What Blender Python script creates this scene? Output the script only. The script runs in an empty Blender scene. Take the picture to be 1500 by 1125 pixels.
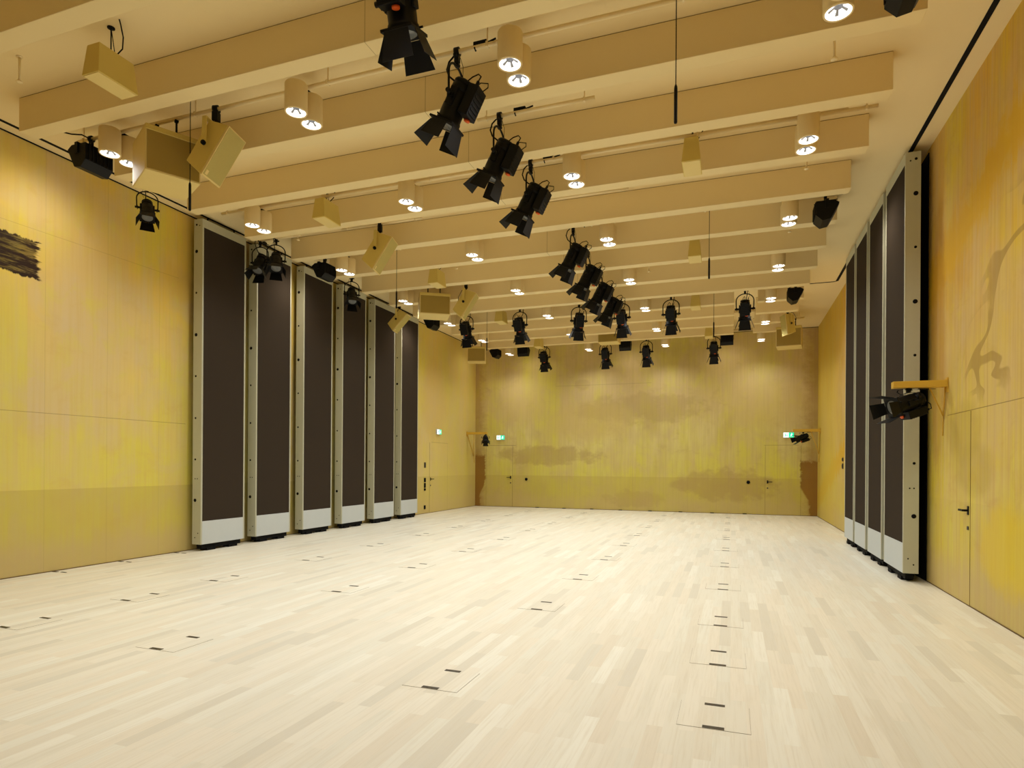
import bpy, bmesh, math, random
from mathutils import Vector, Matrix
random.seed(7)
R = math.radians
C = bpy.context.scene.collection
SC = bpy.context.scene

# ---------------------------------------------------------------- camera, exposure, world
H = 1.57                                   # camera height above the floor
F_PX, CX, CY = 904.84, 750.0, 680.21       # focal length and principal point in pixels of the 1500x1125 frame
YAW, ROLL = R(19.58), 0.0066
XL, XR, YB, YF, ZC = -9.109, 2.539, 21.48, -3.0, 5.954

cd = bpy.data.cameras.new('camera')
cam = bpy.data.objects.new('camera', cd)
C.objects.link(cam)
cam.location = (0, 0, H)
cam.rotation_euler = (Matrix.Rotation(YAW, 4, 'Z') @ Matrix.Rotation(R(90), 4, 'X') @ Matrix.Rotation(ROLL, 4, 'Z')).to_euler()
cd.sensor_fit = 'HORIZONTAL'
cd.sensor_width = 36.0
cd.lens = 36.0 * F_PX / 1500.0
# rolled principal point: the shift lives in the rolled frame
cd.shift_x = 0.0
cd.shift_y = (CY - 562.5) / 1500.0
cd.clip_end = 200
SC.camera = cam
SC.view_settings.view_transform = 'Standard'
SC.view_settings.look = 'None'
SC.view_settings.gamma = 1.0
SC.view_settings.use_curve_mapping = False
SC.view_settings.exposure = 0.02
w = bpy.data.worlds.new('world')
w.use_nodes = True
w.node_tree.nodes['Background'].inputs[0].default_value = (1, 0.95, 0.88, 1)
w.node_tree.nodes['Background'].inputs[1].default_value = 0.05
SC.world = w
SC.cycles.diffuse_bounces = 6
SC.cycles.max_bounces = 8

CAN_POWER = 165.0
CAN_COLOR = (0.97, 1.0, 0.985)
WASH_POWER = 45.0

# ---------------------------------------------------------------- materials
def srgb(r, g, b):
    f = lambda c: (c / 255) / 12.92 if c / 255 <= 0.04045 else ((c / 255 + 0.055) / 1.055) ** 2.4
    return (f(r), f(g), f(b), 1.0)

class NT:
    """small helper for building node trees"""
    def __init__(s, name):
        s.m = bpy.data.materials.new(name)
        s.m.use_nodes = True
        s.t = s.m.node_tree
        s.b = s.t.nodes['Principled BSDF']
    def n(s, typ, **k):
        x = s.t.nodes.new(typ)
        for a, v in k.items():
            setattr(x, a, v)
        return x
    def put(s, sock, v):
        if hasattr(v, 'links') or isinstance(v, bpy.types.NodeSocket):
            s.t.links.new(v, sock)
        else:
            sock.default_value = v
    def math(s, op, a, b=0.0, c=None, clamp=False):
        x = s.n('ShaderNodeMath', operation=op, use_clamp=clamp)
        s.put(x.inputs[0], a)
        s.put(x.inputs[1], b)
        if c is not None:
            s.put(x.inputs[2], c)
        return x.outputs[0]
    def mix(s, f, a, b, mode='MIX'):
        x = s.n('ShaderNodeMix', data_type='RGBA', blend_type=mode)
        s.put(x.inputs[0], f)
        s.put(x.inputs[6], a)
        s.put(x.inputs[7], b)
        return x.outputs[2]
    def xyz(s, x, y, z):
        q = s.n('ShaderNodeCombineXYZ')
        s.put(q.inputs[0], x); s.put(q.inputs[1], y); s.put(q.inputs[2], z)
        return q.outputs[0]
    def noise(s, vec, scale=1.0, detail=3.0, rough=0.55, dist=0.0):
        q = s.n('ShaderNodeTexNoise')
        s.put(q.inputs['Vector'], vec)
        q.inputs['Scale'].default_value = scale
        q.inputs['Detail'].default_value = detail
        q.inputs['Roughness'].default_value = rough
        q.inputs['Distortion'].default_value = dist
        return q.outputs['Fac']
    def ramp(s, v, lo, hi, smooth=True):
        q = s.n('ShaderNodeMapRange', interpolation_type='SMOOTHSTEP' if smooth else 'LINEAR')
        s.put(q.inputs[0], v)
        q.inputs[1].default_value = lo; q.inputs[2].default_value = hi
        return q.outputs[0]
    def white(s, v):
        q = s.n('ShaderNodeTexWhiteNoise', noise_dimensions='1D')
        s.put(q.inputs['W'], v)
        return q.outputs['Value']
    def pos(s):
        g = s.n('ShaderNodeNewGeometry')
        q = s.n('ShaderNodeSeparateXYZ')
        s.t.links.new(g.outputs['Position'], q.inputs[0])
        return q.outputs
    def bump(s, h, strength=0.1, dist=0.01):
        q = s.n('ShaderNodeBump')
        q.inputs['Strength'].default_value = strength
        q.inputs['Distance'].default_value = dist
        s.put(q.inputs['Height'], h)
        s.t.links.new(q.outputs[0], s.b.inputs['Normal'])

def plain(name, col, rough=0.6, metal=0.0, var=0.05, scale=6.0, spec=0.5):
    m = NT(name)
    tc = m.n('ShaderNodeTexCoord')
    f = m.noise(tc.outputs['Object'], scale, 4)
    dark = tuple(c * (1 - var) for c in col[:3]) + (1,)
    lite = tuple(min(1, c * (1 + var)) for c in col[:3]) + (1,)
    m.put(m.b.inputs['Base Color'], m.mix(f, dark, lite))
    m.b.inputs['Roughness'].default_value = rough
    m.b.inputs['Metallic'].default_value = metal
    m.b.inputs['Specular IOR Level'].default_value = spec
    return m.m

def glow(name, col, strength):
    m = NT(name)
    tc = m.n('ShaderNodeTexCoord')
    f = m.noise(tc.outputs['Object'], 9, 2)
    m.b.inputs['Base Color'].default_value = col
    m.b.inputs['Emission Color'].default_value = col
    m.put(m.b.inputs['Emission Strength'], m.math('MULTIPLY_ADD', f, strength * 0.2, strength * 0.9))
    return m.m

M_ceiling = plain('ceiling_paint', srgb(234, 214, 166), 0.85, var=0.02, scale=1.5, spec=0.2)

def beam_mat():
    m = NT('beam_paint')
    p = m.pos()
    f = m.noise(m.xyz(p[0], p[1], p[2]), 1.2, 3)
    c = m.mix(f, srgb(230, 210, 160), srgb(234, 214, 165))
    j = m.math('LESS_THAN', m.math('ABSOLUTE', m.math('ADD', p[0], 3.29)), 0.0045)
    c = m.mix(m.math('MULTIPLY', j, 0.45), c, srgb(120, 90, 45))
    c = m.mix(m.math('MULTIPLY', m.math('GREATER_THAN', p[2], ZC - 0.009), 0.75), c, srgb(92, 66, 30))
    m.put(m.b.inputs['Base Color'], c)
    m.b.inputs['Roughness'].default_value = 0.85
    m.b.inputs['Specular IOR Level'].default_value = 0.2
    return m.m
M_beam = beam_mat()

def floor_mat():
    m = NT('whitewashed_oak_boards')
    p = m.pos()
    br = m.n('ShaderNodeTexBrick', offset=0.37, offset_frequency=2)
    m.put(br.inputs['Vector'], m.xyz(p[1], p[0], 0.0))
    br.inputs['Color1'].default_value = (0, 0, 0, 1)
    br.inputs['Color2'].default_value = (1, 1, 1, 1)
    br.inputs['Mortar'].default_value = (0.5, 0.5, 0.5, 1)
    br.inputs['Scale'].default_value = 1.0
    br.inputs['Mortar Size'].default_value = 0.0
    br.inputs['Bias'].default_value = 0.0
    br.inputs['Brick Width'].default_value = 0.95
    br.inputs['Row Height'].default_value = 0.095
    v = m.n('ShaderNodeSeparateColor'); m.t.links.new(br.outputs['Color'], v.inputs[0])
    tone = v.outputs[0]
    c = m.mix(m.ramp(tone, 0.0, 0.75), srgb(240, 238, 224), srgb(230, 227, 211))
    c = m.mix(m.math('MULTIPLY', m.ramp(tone, 0.8, 1.0), 0.55), c, srgb(206, 199, 182))
    hue = m.white(m.math('FLOOR', m.math('MULTIPLY', tone, 41.0)))
    c = m.mix(m.math('MULTIPLY', hue, 0.6), c, srgb(232, 219, 196))
    g = m.noise(m.xyz(m.math('MULTIPLY', p[0], 60.0), m.math('MULTIPLY', p[1], 2.2), tone), 1.0, 4, 0.6)
    c = m.mix(m.math('MULTIPLY', m.ramp(g, 0.42, 0.72), 0.4), c, srgb(212, 202, 178))
    big = m.noise(m.xyz(p[0], m.math('MULTIPLY', p[1], 0.4), 3.0), 0.5, 2)
    c = m.mix(m.math('MULTIPLY', big, 0.2), c, srgb(240, 240, 234))
    m.put(m.b.inputs['Base Color'], c)
    m.b.inputs['Roughness'].default_value = 0.42
    m.b.inputs['Specular IOR Level'].default_value = 0.35
    m.bump(g, 0.05, 0.002)
    return m.m
M_floor = floor_mat()

def wall_mat(which):
    """vertical timber boards washed with broad patches of ochre, tan, mauve and yellow stain"""
    m = NT('stained_boards_' + which)
    p = m.pos()
    u = p[0] if which == 'back' else p[1]
    z = p[2]
    seed = {'left': 3.1, 'right': 17.7, 'back': 41.3, 'front': 60.0}[which]
    bw = 0.115
    uq = m.math('MULTIPLY', m.math('FLOOR', m.math('DIVIDE', u, bw)), bw)
    rnd = m.white(m.math('ADD', uq, seed))
    wob = m.math('MULTIPLY', m.noise(m.xyz(m.math('MULTIPLY', u, 9.0), z, seed), 1.0, 3), 0.35)
    um = m.math('ADD', m.math('MULTIPLY', u, 0.35), m.math('MULTIPLY', uq, 0.65))
    zj = m.math('ADD', z, m.math('ADD', m.math('MULTIPLY', rnd, 0.22), wob))
    def patch(scale_u, scale_z, off, lo, hi, detail=2.5):
        f = m.noise(m.xyz(m.math('MULTIPLY', um, scale_u), m.math('MULTIPLY', zj, scale_z), seed + off), 1.0, detail, 0.55, 0.3)
        return m.ramp(f, lo, hi)
    pal = {
        'left':  dict(top=srgb(226, 178, 66), mid=srgb(222, 182, 92), low=srgb(212, 186, 74), pink=srgb(208, 172, 122), yel=srgb(214, 188, 52), brown=srgb(206, 160, 74)),
        'right': dict(top=srgb(214, 154, 26), mid=srgb(206, 164, 84), low=srgb(210, 186, 78), pink=srgb(202, 162, 104), yel=srgb(212, 176, 22), brown=srgb(184, 130, 52)),
        'back':  dict(top=srgb(206, 168, 104), mid=srgb(216, 188, 110), low=srgb(202, 180, 62), pink=srgb(196, 160, 104), yel=srgb(208, 184, 50), brown=srgb(178, 142, 74)),
        'front': dict(top=srgb(206, 158, 70), mid=srgb(212, 174, 92), low=srgb(204, 172, 84), pink=srgb(204, 168, 120), yel=srgb(206, 182, 56), brown=srgb(190, 150, 74)),
    }[which]
    pal = {k: (v[0] * 1.06, v[1] * 1.28, v[2] * 1.5 + 0.014, 1) for k, v in pal.items()}
    t1 = m.ramp(zj, 2.6, 4.6)
    t2 = m.ramp(zj, 0.9, 2.9)
    c = m.mix(t2, pal['low'], pal['mid'])
    c = m.mix(t1, c, pal['top'])
    c = m.mix(m.math('MULTIPLY', patch(0.55, 0.38, 1, 0.44, 0.72), 0.6), c, pal['pink'])
    c = m.mix(m.math('MULTIPLY', patch(0.85, 0.32, 9, 0.46, 0.68), 0.7), c, pal['yel'])
    c = m.mix(m.math('MULTIPLY', patch(0.7, 0.5, 23, 0.5, 0.7), 0.5), c, pal['brown'])
    c = m.mix(m.math('MULTIPLY', patch(1.9, 0.9, 31, 0.46, 0.68), 0.42), c, pal['pink'])
    c = m.mix(m.math('MULTIPLY', patch(2.6, 0.9, 47, 0.46, 0.72), 0.32), c, pal['yel'])
    cl = m.noise(m.xyz(m.math('MULTIPLY', u, 1.1), m.math('MULTIPLY', z, 1.0), seed + 5), 1.0, 5, 0.6, 0.6)
    c = m.mix(m.math('MULTIPLY', m.ramp(cl, 0.46, 0.66), 0.4), c, pal['pink'])
    cl2 = m.noise(m.xyz(m.math('MULTIPLY', u, 3.4), m.math('MULTIPLY', z, 2.4), seed + 15), 1.0, 5, 0.65, 0.4)
    c = m.mix(m.math('MULTIPLY', m.ramp(cl2, 0.5, 0.7), 0.35), c, pal['yel'])
    cl3 = m.noise(m.xyz(m.math('MULTIPLY', u, 2.2), m.math('MULTIPLY', z, 3.0), seed + 25), 1.0, 5, 0.65, 0.4)
    c = m.mix(m.math('MULTIPLY', m.ramp(cl3, 0.52, 0.72), 0.3), c, pal['brown'])
    # fine vertical streaks and board to board tint
    st = m.noise(m.xyz(m.math('MULTIPLY', u, 22.0), m.math('MULTIPLY', z, 0.7), seed), 1.0, 4, 0.6)
    c = m.mix(m.math('MULTIPLY', m.ramp(st, 0.4, 0.7), 0.4 if which == 'right' else 0.26), c, pal['brown'])
    st2 = m.noise(m.xyz(m.math('MULTIPLY', u, 9.0), m.math('MULTIPLY', z, 0.35), seed + 70), 1.0, 3, 0.6)
    c = m.mix(m.math('MULTIPLY', m.ramp(st2, 0.5, 0.7), 0.4 if which == 'right' else 0.22), c, pal['pink'])
    c = m.mix(m.math('MULTIPLY', rnd, 0.14), c, pal['pink'])
    # dado band of a duller wash
    band = m.math('LESS_THAN', z, 1.17)
    c = m.mix(m.math('MULTIPLY', band, 0.45 if which != 'right' else 0.12), c, srgb(184, 164, 84))
    c = m.mix(m.math('MULTIPLY', m.ramp(m.math('ADD', m.math('SUBTRACT', 0.55, z), wob), 0.1, 0.5), 0.55 if which != 'back' else 0.3), c, srgb(198, 174, 128))
    # joints between wide boards
    jd = m.math('ABSOLUTE', m.math('SUBTRACT', m.math('FRACT', m.math('DIVIDE', u, 0.92)), 0.5))
    jl = m.math('LESS_THAN', jd, 0.003)
    c = m.mix(m.math('MULTIPLY', jl, 0.22), c, srgb(110, 84, 40))
    def rect(u0, u1, z0, z1):
        a = m.math('MULTIPLY', m.math('GREATER_THAN', u, u0), m.math('LESS_THAN', u, u1))
        b = m.math('MULTIPLY', m.math('GREATER_THAN', z, z0), m.math('LESS_THAN', z, z1))
        return m.math('MULTIPLY', a, b)
    def soft(cu, cz, ru, rz, amp=0.5, su=6.0, sz=3.0, lo=0.4, hi=1.5):
        """blob mask with a brushed edge"""
        e = m.math('ADD', m.math('POWER', m.math('ABSOLUTE', m.math('DIVIDE', m.math('SUBTRACT', u, cu), ru)), 2.0),
                   m.math('POWER', m.math('ABSOLUTE', m.math('DIVIDE', m.math('SUBTRACT', z, cz), rz)), 2.0))
        nz = m.noise(m.xyz(m.math('MULTIPLY', u, su), m.math('MULTIPLY', z, sz), seed + cu), 1.0, 4, 0.6)
        e = m.math('ADD', e, m.math('MULTIPLY', m.math('SUBTRACT', nz, 0.5), amp * 2))
        return m.math('SUBTRACT', 1.0, m.ramp(e, lo, hi))
    def stroke(cu, cz, ru, rz, wd, op, col, c):
        e = m.math('SQRT', m.math('ADD', m.math('POWER', m.math('DIVIDE', m.math('SUBTRACT', u, cu), ru), 2.0),
                   m.math('POWER', m.math('DIVIDE', m.math('SUBTRACT', z, cz), rz), 2.0)))
        nz = m.noise(m.xyz(m.math('MULTIPLY', u, 1.8), m.math('MULTIPLY', z, 1.6), cz), 1.0, 3)
        e = m.math('ABSOLUTE', m.math('SUBTRACT', m.math('ADD', e, m.math('MULTIPLY', nz, 2.2)), 2.1))
        return m.mix(m.math('MULTIPLY', m.math('SUBTRACT', 1.0, m.ramp(e, wd * 0.8, wd)), op), c, col)
    if which == 'left':
        # broad black brush mark: a slanted band with ragged end
        zc_ = m.math('MULTIPLY_ADD', m.math('SUBTRACT', u, 5.4), -0.05, 4.37)
        e1 = m.math('DIVIDE', m.math('ABSOLUTE', m.math('SUBTRACT', z, zc_)), 0.255)
        rag = m.noise(m.xyz(m.math('MULTIPLY', u, 2.0), m.math('MULTIPLY', z, 15.0), 2.0), 1.0, 4, 0.7)
        rag2 = m.noise(m.xyz(m.math('MULTIPLY', u, 14.0), m.math('MULTIPLY', z, 3.0), 5.0), 1.0, 3, 0.6)
        end = m.math('DIVIDE', m.math('SUBTRACT', u, 5.25), 0.6)
        vv = m.math('MAXIMUM', m.math('ADD', e1, m.math('MULTIPLY', m.math('SUBTRACT', rag2, 0.5), 0.5)),
                    m.math('ADD', end, m.math('MULTIPLY', m.math('SUBTRACT', rag, 0.5), 0.6)))
        bm_ = m.math('SUBTRACT', 1.0, m.ramp(vv, 1.0, 1.08))
        bm_ = m.math('MULTIPLY', bm_, m.math('GREATER_THAN', u, 4.3))
        op = m.math('SUBTRACT', 1.0, m.math('MULTIPLY', m.math('MULTIPLY', m.ramp(rag, 0.45, 0.62), m.ramp(u, 5.1, 5.7)), 0.3))
        c = m.mix(m.math('MULTIPLY', bm_, op), c, srgb(46, 30, 22))
        c = m.mix(m.math('MULTIPLY', rect(-3, 8.36, 2.243, 2.252), 0.5), c, srgb(120, 90, 40))
        c = m.mix(m.math('MULTIPLY', rect(-3, 8.2, 4.775, 4.783), 0.25), c, srgb(120, 90, 40))
        c = m.mix(m.math('MULTIPLY', rect(17.86, 19.1, 2.255, 2.275), 0.5), c, srgb(110, 86, 40))
        c = m.mix(m.math('MULTIPLY', soft(18.0, 3.6, 0.9, 1.2, 0.5), 0.45), c, srgb(204, 164, 112))
        c = m.mix(m.math('MULTIPLY', m.ramp(u, 15.5, 19.0), 0.5), c, srgb(208, 190, 118))
    if which == 'back':
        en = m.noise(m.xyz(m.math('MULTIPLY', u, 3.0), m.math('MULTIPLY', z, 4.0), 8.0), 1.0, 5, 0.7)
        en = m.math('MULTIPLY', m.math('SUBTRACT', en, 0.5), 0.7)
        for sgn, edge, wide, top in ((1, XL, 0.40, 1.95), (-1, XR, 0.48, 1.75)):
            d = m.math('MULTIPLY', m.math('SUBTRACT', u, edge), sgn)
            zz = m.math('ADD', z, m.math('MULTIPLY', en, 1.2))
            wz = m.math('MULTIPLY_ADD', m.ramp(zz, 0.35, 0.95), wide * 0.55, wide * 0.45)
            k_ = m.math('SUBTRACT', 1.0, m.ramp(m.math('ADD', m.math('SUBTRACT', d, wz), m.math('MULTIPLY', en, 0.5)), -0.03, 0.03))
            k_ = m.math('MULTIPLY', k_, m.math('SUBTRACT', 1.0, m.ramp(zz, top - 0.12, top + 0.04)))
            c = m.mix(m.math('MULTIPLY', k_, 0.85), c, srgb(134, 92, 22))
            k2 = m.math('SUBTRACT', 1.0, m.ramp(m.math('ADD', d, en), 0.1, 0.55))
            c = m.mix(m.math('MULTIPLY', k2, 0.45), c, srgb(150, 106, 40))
        for cu, cz, ru, rz, o in ((-6.3, 1.9, 1.9, 0.35, 0.45), (-0.2, 0.95, 1.6, 0.55, 0.45), (-3.2, 0.4, 1.0, 0.3, 0.3), (-3.0, 3.5, 2.2, 0.5, 0.3), (-5.0, 4.4, 0.3, 0.2, 0.3)):
            c = m.mix(m.math('MULTIPLY', soft(cu, cz, ru, rz, 1.6, 2.2, 2.6, 0.5, 1.3), o), c, srgb(166, 138, 84))
        for cu, cz, ru, rz, o in ((-4.8, 3.1, 1.5, 0.7, 0.5), (1.0, 3.6, 1.2, 0.8, 0.4), (-7.2, 3.9, 0.9, 0.9, 0.35)):
            c = m.mix(m.math('MULTIPLY', soft(cu, cz, ru, rz, 0.45), o), c, srgb(206, 182, 112))
        c = m.mix(m.math('MULTIPLY', rect(-8.65, -7.5, 2.26, 2.28), 0.45), c, srgb(110, 86, 40))
        c = m.mix(m.math('MULTIPLY', rect(0.98, 2.0, 2.23, 2.25), 0.35), c, srgb(110, 86, 40))
        c = m.mix(m.math('MULTIPLY', rect(-6.0, -2.6, 4.38, 4.40), 0.22), c, srgb(110, 86, 40))
    if which == 'right':
        bd = m.math('ABSOLUTE', m.math('SUBTRACT', z, m.math('MULTIPLY_ADD', m.math('SUBTRACT', u, 7.4), -0.30, 4.75)))
        bd = m.math('ADD', bd, m.math('MULTIPLY', m.math('SUBTRACT', cl2, 0.5), 0.9))
        bd = m.math('ADD', bd, m.math('MULTIPLY', rnd, 0.15))
        c = m.mix(m.math('MULTIPLY', m.math('SUBTRACT', 1.0, m.ramp(bd, 0.2, 0.5)), 0.75), c, srgb(214, 168, 14))
        c = m.mix(m.math('MULTIPLY', soft(7.3, 0.75, 0.7, 0.45, 0.8), 0.6), c, srgb(220, 192, 36))
        c = m.mix(m.math('MULTIPLY', m.ramp(u, 16.5, 19.0), 0.6), c, srgb(212, 188, 78))
        nb_ = m.noise(m.xyz(m.math('MULTIPLY', m.math('ADD', u, m.math('MULTIPLY', z, -0.7)), 0.9), m.math('MULTIPLY', m.math('ADD', z, m.math('MULTIPLY', u, 0.6)), 1.5), 12.0), 1.0, 1.0, 0.4, 0.8)
        ln = m.math('SUBTRACT', 1.0, m.ramp(m.math('ABSOLUTE', m.math('SUBTRACT', nb_, 0.5)), 0.05, 0.075))
        reg = m.math('MAXIMUM', soft(6.9, 3.5, 1.0, 0.75, 0.4), soft(7.8, 2.8, 0.7, 0.5, 0.4))
        c = m.mix(m.math('MULTIPLY', m.math('MULTIPLY', ln, reg), 0.6), c, srgb(156, 126, 60))
        c = m.mix(m.math('MULTIPLY', soft(8.5, 2.0, 0.5, 0.35, 0.5), 0.4), c, srgb(174, 150, 66))
        c = m.mix(m.math('MULTIPLY', soft(8.2, 1.55, 0.55, 0.3, 0.5), 0.4), c, srgb(174, 150, 66))
        c = m.mix(m.math('MULTIPLY', soft(9.5, 3.3, 0.3, 1.7, 0.5), 0.45), c, srgb(176, 122, 46))
        for q in ((5.0, 9.1, 2.213, 2.222),):
            c = m.mix(m.math('MULTIPLY', rect(*q), 0.6), c, srgb(100, 74, 34))
    m.put(m.b.inputs['Base Color'], c)
    m.b.inputs['Roughness'].default_value = 0.7
    m.b.inputs['Specular IOR Level'].default_value = 0.25
    m.bump(st, 0.08, 0.004)
    return m.m

M_wall = {k: wall_mat(k) for k in ('left', 'right', 'back', 'front')}
M_seam = plain('dark_joint', srgb(110, 88, 48), 0.9)
M_black = plain('black_metal', srgb(13, 13, 15), 0.5, var=0.25, spec=0.2)
M_blackrough = plain('black_rubber', srgb(10, 10, 11), 0.8, var=0.2, spec=0.2)
M_darkgrey = plain('dark_grey_metal', srgb(62, 58, 54), 0.5, var=0.1)
M_navy = plain('dark_blue_connector', srgb(28, 36, 74), 0.5)
M_orange = plain('orange_knob', srgb(226, 92, 24), 0.5)
M_yellow = plain('yellow_tag', srgb(214, 162, 30), 0.5)
M_lens = plain('grey_glass_lens', srgb(120, 122, 122), 0.15, var=0.2)
M_steel = plain('bright_steel', srgb(170, 168, 160), 0.35, metal=0.7)
M_canbody = plain('cream_can_paint', srgb(232, 212, 164), 0.6, var=0.02, spec=0.3)
M_pipe = plain('cream_pipe_paint', srgb(232, 212, 166), 0.5, var=0.03)
M_spk = plain('mustard_speaker_paint', srgb(214, 192, 108), 0.6, var=0.03, spec=0.3)
M_spk_cream = plain('cream_cabinet_paint', srgb(224, 202, 136), 0.55, var=0.03, spec=0.3)
M_spk_face = plain('khaki_cabinet_face', srgb(160, 136, 66), 0.5, var=0.05, spec=0.3)
M_grille = plain('khaki_grille', srgb(184, 168, 96), 0.7, var=0.12, scale=160)
M_frame = plain('grey_beige_aluminium', srgb(186, 186, 166), 0.5, var=0.04)
M_kick = plain('pale_grey_kick_plate', srgb(196, 203, 206), 0.55, var=0.02)
M_core = plain('dark_brown_fabric', srgb(60, 52, 44), 0.95, var=0.1, scale=300, spec=0.04)
M_bracket = plain('yellow_bracket_paint', srgb(214, 172, 60), 0.5)
M_socket = plain('bronze_slot_cover', srgb(62, 52, 32), 0.5, metal=0.1, var=0.15)
M_led = glow('downlight_reflector_glow', (1.0, 0.96, 0.9, 1), 1.7)
M_ledin = plain('grey_reflector_fins', srgb(150, 152, 158), 0.3, var=0.2)
M_green = glow('exit_green', (0.01, 0.62, 0.30, 1), 1.1)
M_white = glow('exit_white', (0.85, 1.0, 0.92, 1), 1.3)

# ---------------------------------------------------------------- mesh helpers
class MB:
    def __init__(s):
        s.bm = bmesh.new()
        s.mats = []
        s.mi = 0
    def _tag(s, fs):
        for f in fs:
            f.material_index = s.mi
    def hexa(s, pts, bev=0.0):
        v = [s.bm.verts.new(p) for p in pts]
        fs = [s.bm.faces.new([v[i] for i in q]) for q in ((0, 3, 2, 1), (4, 5, 6, 7), (0, 1, 5, 4), (1, 2, 6, 5), (2, 3, 7, 6), (3, 0, 4, 7))]
        s._tag(fs)
        if bev:
            es = list({e for f in fs for e in f.edges})
            r = bmesh.ops.bevel(s.bm, geom=es, offset=bev, segments=2, affect='EDGES', profile=0.5)
            s._tag(r['faces'])
        return s
    def box(s, x0, x1, y0, y1, z0, z1, bev=0.0):
        return s.hexa([(x0, y0, z0), (x1, y0, z0), (x1, y1, z0), (x0, y1, z0), (x0, y0, z1), (x1, y0, z1), (x1, y1, z1), (x0, y1, z1)], bev)
    def cbox(s, c, d, bev=0.0):
        return s.box(c[0] - d[0] / 2, c[0] + d[0] / 2, c[1] - d[1] / 2, c[1] + d[1] / 2, c[2] - d[2] / 2, c[2] + d[2] / 2, bev)
    def lathe(s, prof, seg=24, c=(0, 0, 0), axis='z', cap=True):
        def P(r, h, a):
            x, y = r * math.cos(a), r * math.sin(a)
            q = {'z': (x, y, h), 'x': (h, x, y), 'y': (y, h, x)}[axis]
            return (q[0] + c[0], q[1] + c[1], q[2] + c[2])
        rings = [[s.bm.verts.new(P(r, h, 2 * math.pi * k / seg)) for k in range(seg)] for r, h in prof]
        fs = []
        for a, b in zip(rings, rings[1:]):
            for k in range(seg):
                fs.append(s.bm.faces.new((a[k], a[(k + 1) % seg], b[(k + 1) % seg], b[k])))
        if cap:
            fs.append(s.bm.faces.new(rings[0][::-1])); fs.append(s.bm.faces.new(rings[-1]))
        for f in fs:
            f.smooth = True
        s._tag(fs)
        return s
    def cyl(s, p0, p1, r, seg=12):
        return s.tube([p0, p1], r, seg)
    def tube(s, pts, r, seg=8):
        pts = [Vector(p) for p in pts]
        rings = []
        up = None
        for i, p in enumerate(pts):
            t = (pts[min(i + 1, len(pts) - 1)] - pts[max(i - 1, 0)]).normalized()
            if up is None:
                up = t.orthogonal().normalized()
            up = (up - t * up.dot(t)).normalized()
            b = t.cross(up)
            rings.append([s.bm.verts.new(p + (up * math.cos(2 * math.pi * k / seg) + b * math.sin(2 * math.pi * k / seg)) * r) for k in range(seg)])
        fs = []
        for a, b in zip(rings, rings[1:]):
            for k in range(seg):
                f = s.bm.faces.new((a[k], a[(k + 1) % seg], b[(k + 1) % seg], b[k])); f.smooth = True; fs.append(f)
        fs.append(s.bm.faces.new(rings[0][::-1])); fs.append(s.bm.faces.new(rings[-1]))
        s._tag(fs)
        return s
    def plate(s, pts, n, th):
        """polygon pts extruded by th along n"""
        n = Vector(n).normalized() * th
        a = [s.bm.verts.new(p) for p in pts]
        b = [s.bm.verts.new(Vector(p) + n) for p in pts]
        k = len(pts)
        fs = [s.bm.faces.new(a[::-1]), s.bm.faces.new(b)]
        for i in range(k):
            fs.append(s.bm.faces.new((a[i], a[(i + 1) % k], b[(i + 1) % k], b[i])))
        s._tag(fs)
        return s
    def build(s, name, mat, parent=None, loc=(0, 0, 0), rot=(0, 0, 0)):
        bmesh.ops.recalc_face_normals(s.bm, faces=s.bm.faces)
        me = bpy.data.meshes.new(name)
        s.bm.to_mesh(me); s.bm.free()
        for m in (mat if isinstance(mat, (list, tuple)) else [mat]):
            me.materials.append(m)
        o = bpy.data.objects.new(name, me)
        C.objects.link(o)
        o.location = loc; o.rotation_euler = rot
        if parent:
            o.parent = parent
        return o

def tag(o, label=None, cat=None, group=None, kind=None):
    for k, v in (('label', label), ('category', cat), ('group', group), ('kind', kind)):
        if v:
            o[k] = v
    return o
def thing(name, loc, label, cat, group=None, rz=0.0):
    o = bpy.data.objects.new(name, None)
    o.empty_display_size = 0.1
    C.objects.link(o)
    o.location = loc; o.rotation_euler = (0, 0, rz)
    return tag(o, label, cat, group)
def copy_tree(o, parent=None):
    c = o.copy(); C.objects.link(c); c.parent = parent
    for ch in list(o.children):
        copy_tree(ch, c)
    return c
def inst(proto, used, loc, rz, label):
    """the first call moves the prototype itself, later ones copy it"""
    r = proto if not used else copy_tree(proto)
    used.append(1)
    r.location = loc; r.rotation_euler = (0, 0, rz)
    r['label'] = label
    return r
def child(r, name):
    for c in r.children:
        if c.name.split('.')[0] == name:
            return c

# ---------------------------------------------------------------- room shell
def slab(name, mat, *b):
    return tag(MB().box(*b).build(name, mat), kind='structure')
slab('floor', M_floor, XL - 0.3, XR + 0.3, YF - 0.3, YB + 0.3, -0.15, 0.0)
slab('ceiling', M_ceiling, XL - 0.3, XR + 0.3, YF - 0.3, YB + 0.3, ZC, ZC + 0.2)
slab('wall_left', M_wall['left'], XL - 0.25, XL, YF, YB, 0.0, ZC)
slab('wall_right', M_wall['right'], XR, XR + 0.25, YF, YB, 0.0, ZC)
slab('wall_back', M_wall['back'], XL - 0.25, XR + 0.25, YB, YB + 0.25, 0.0, ZC)
slab('wall_front', M_wall['front'], XL - 0.25, XR + 0.25, YF - 0.25, YF, 0.0, ZC)

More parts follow.
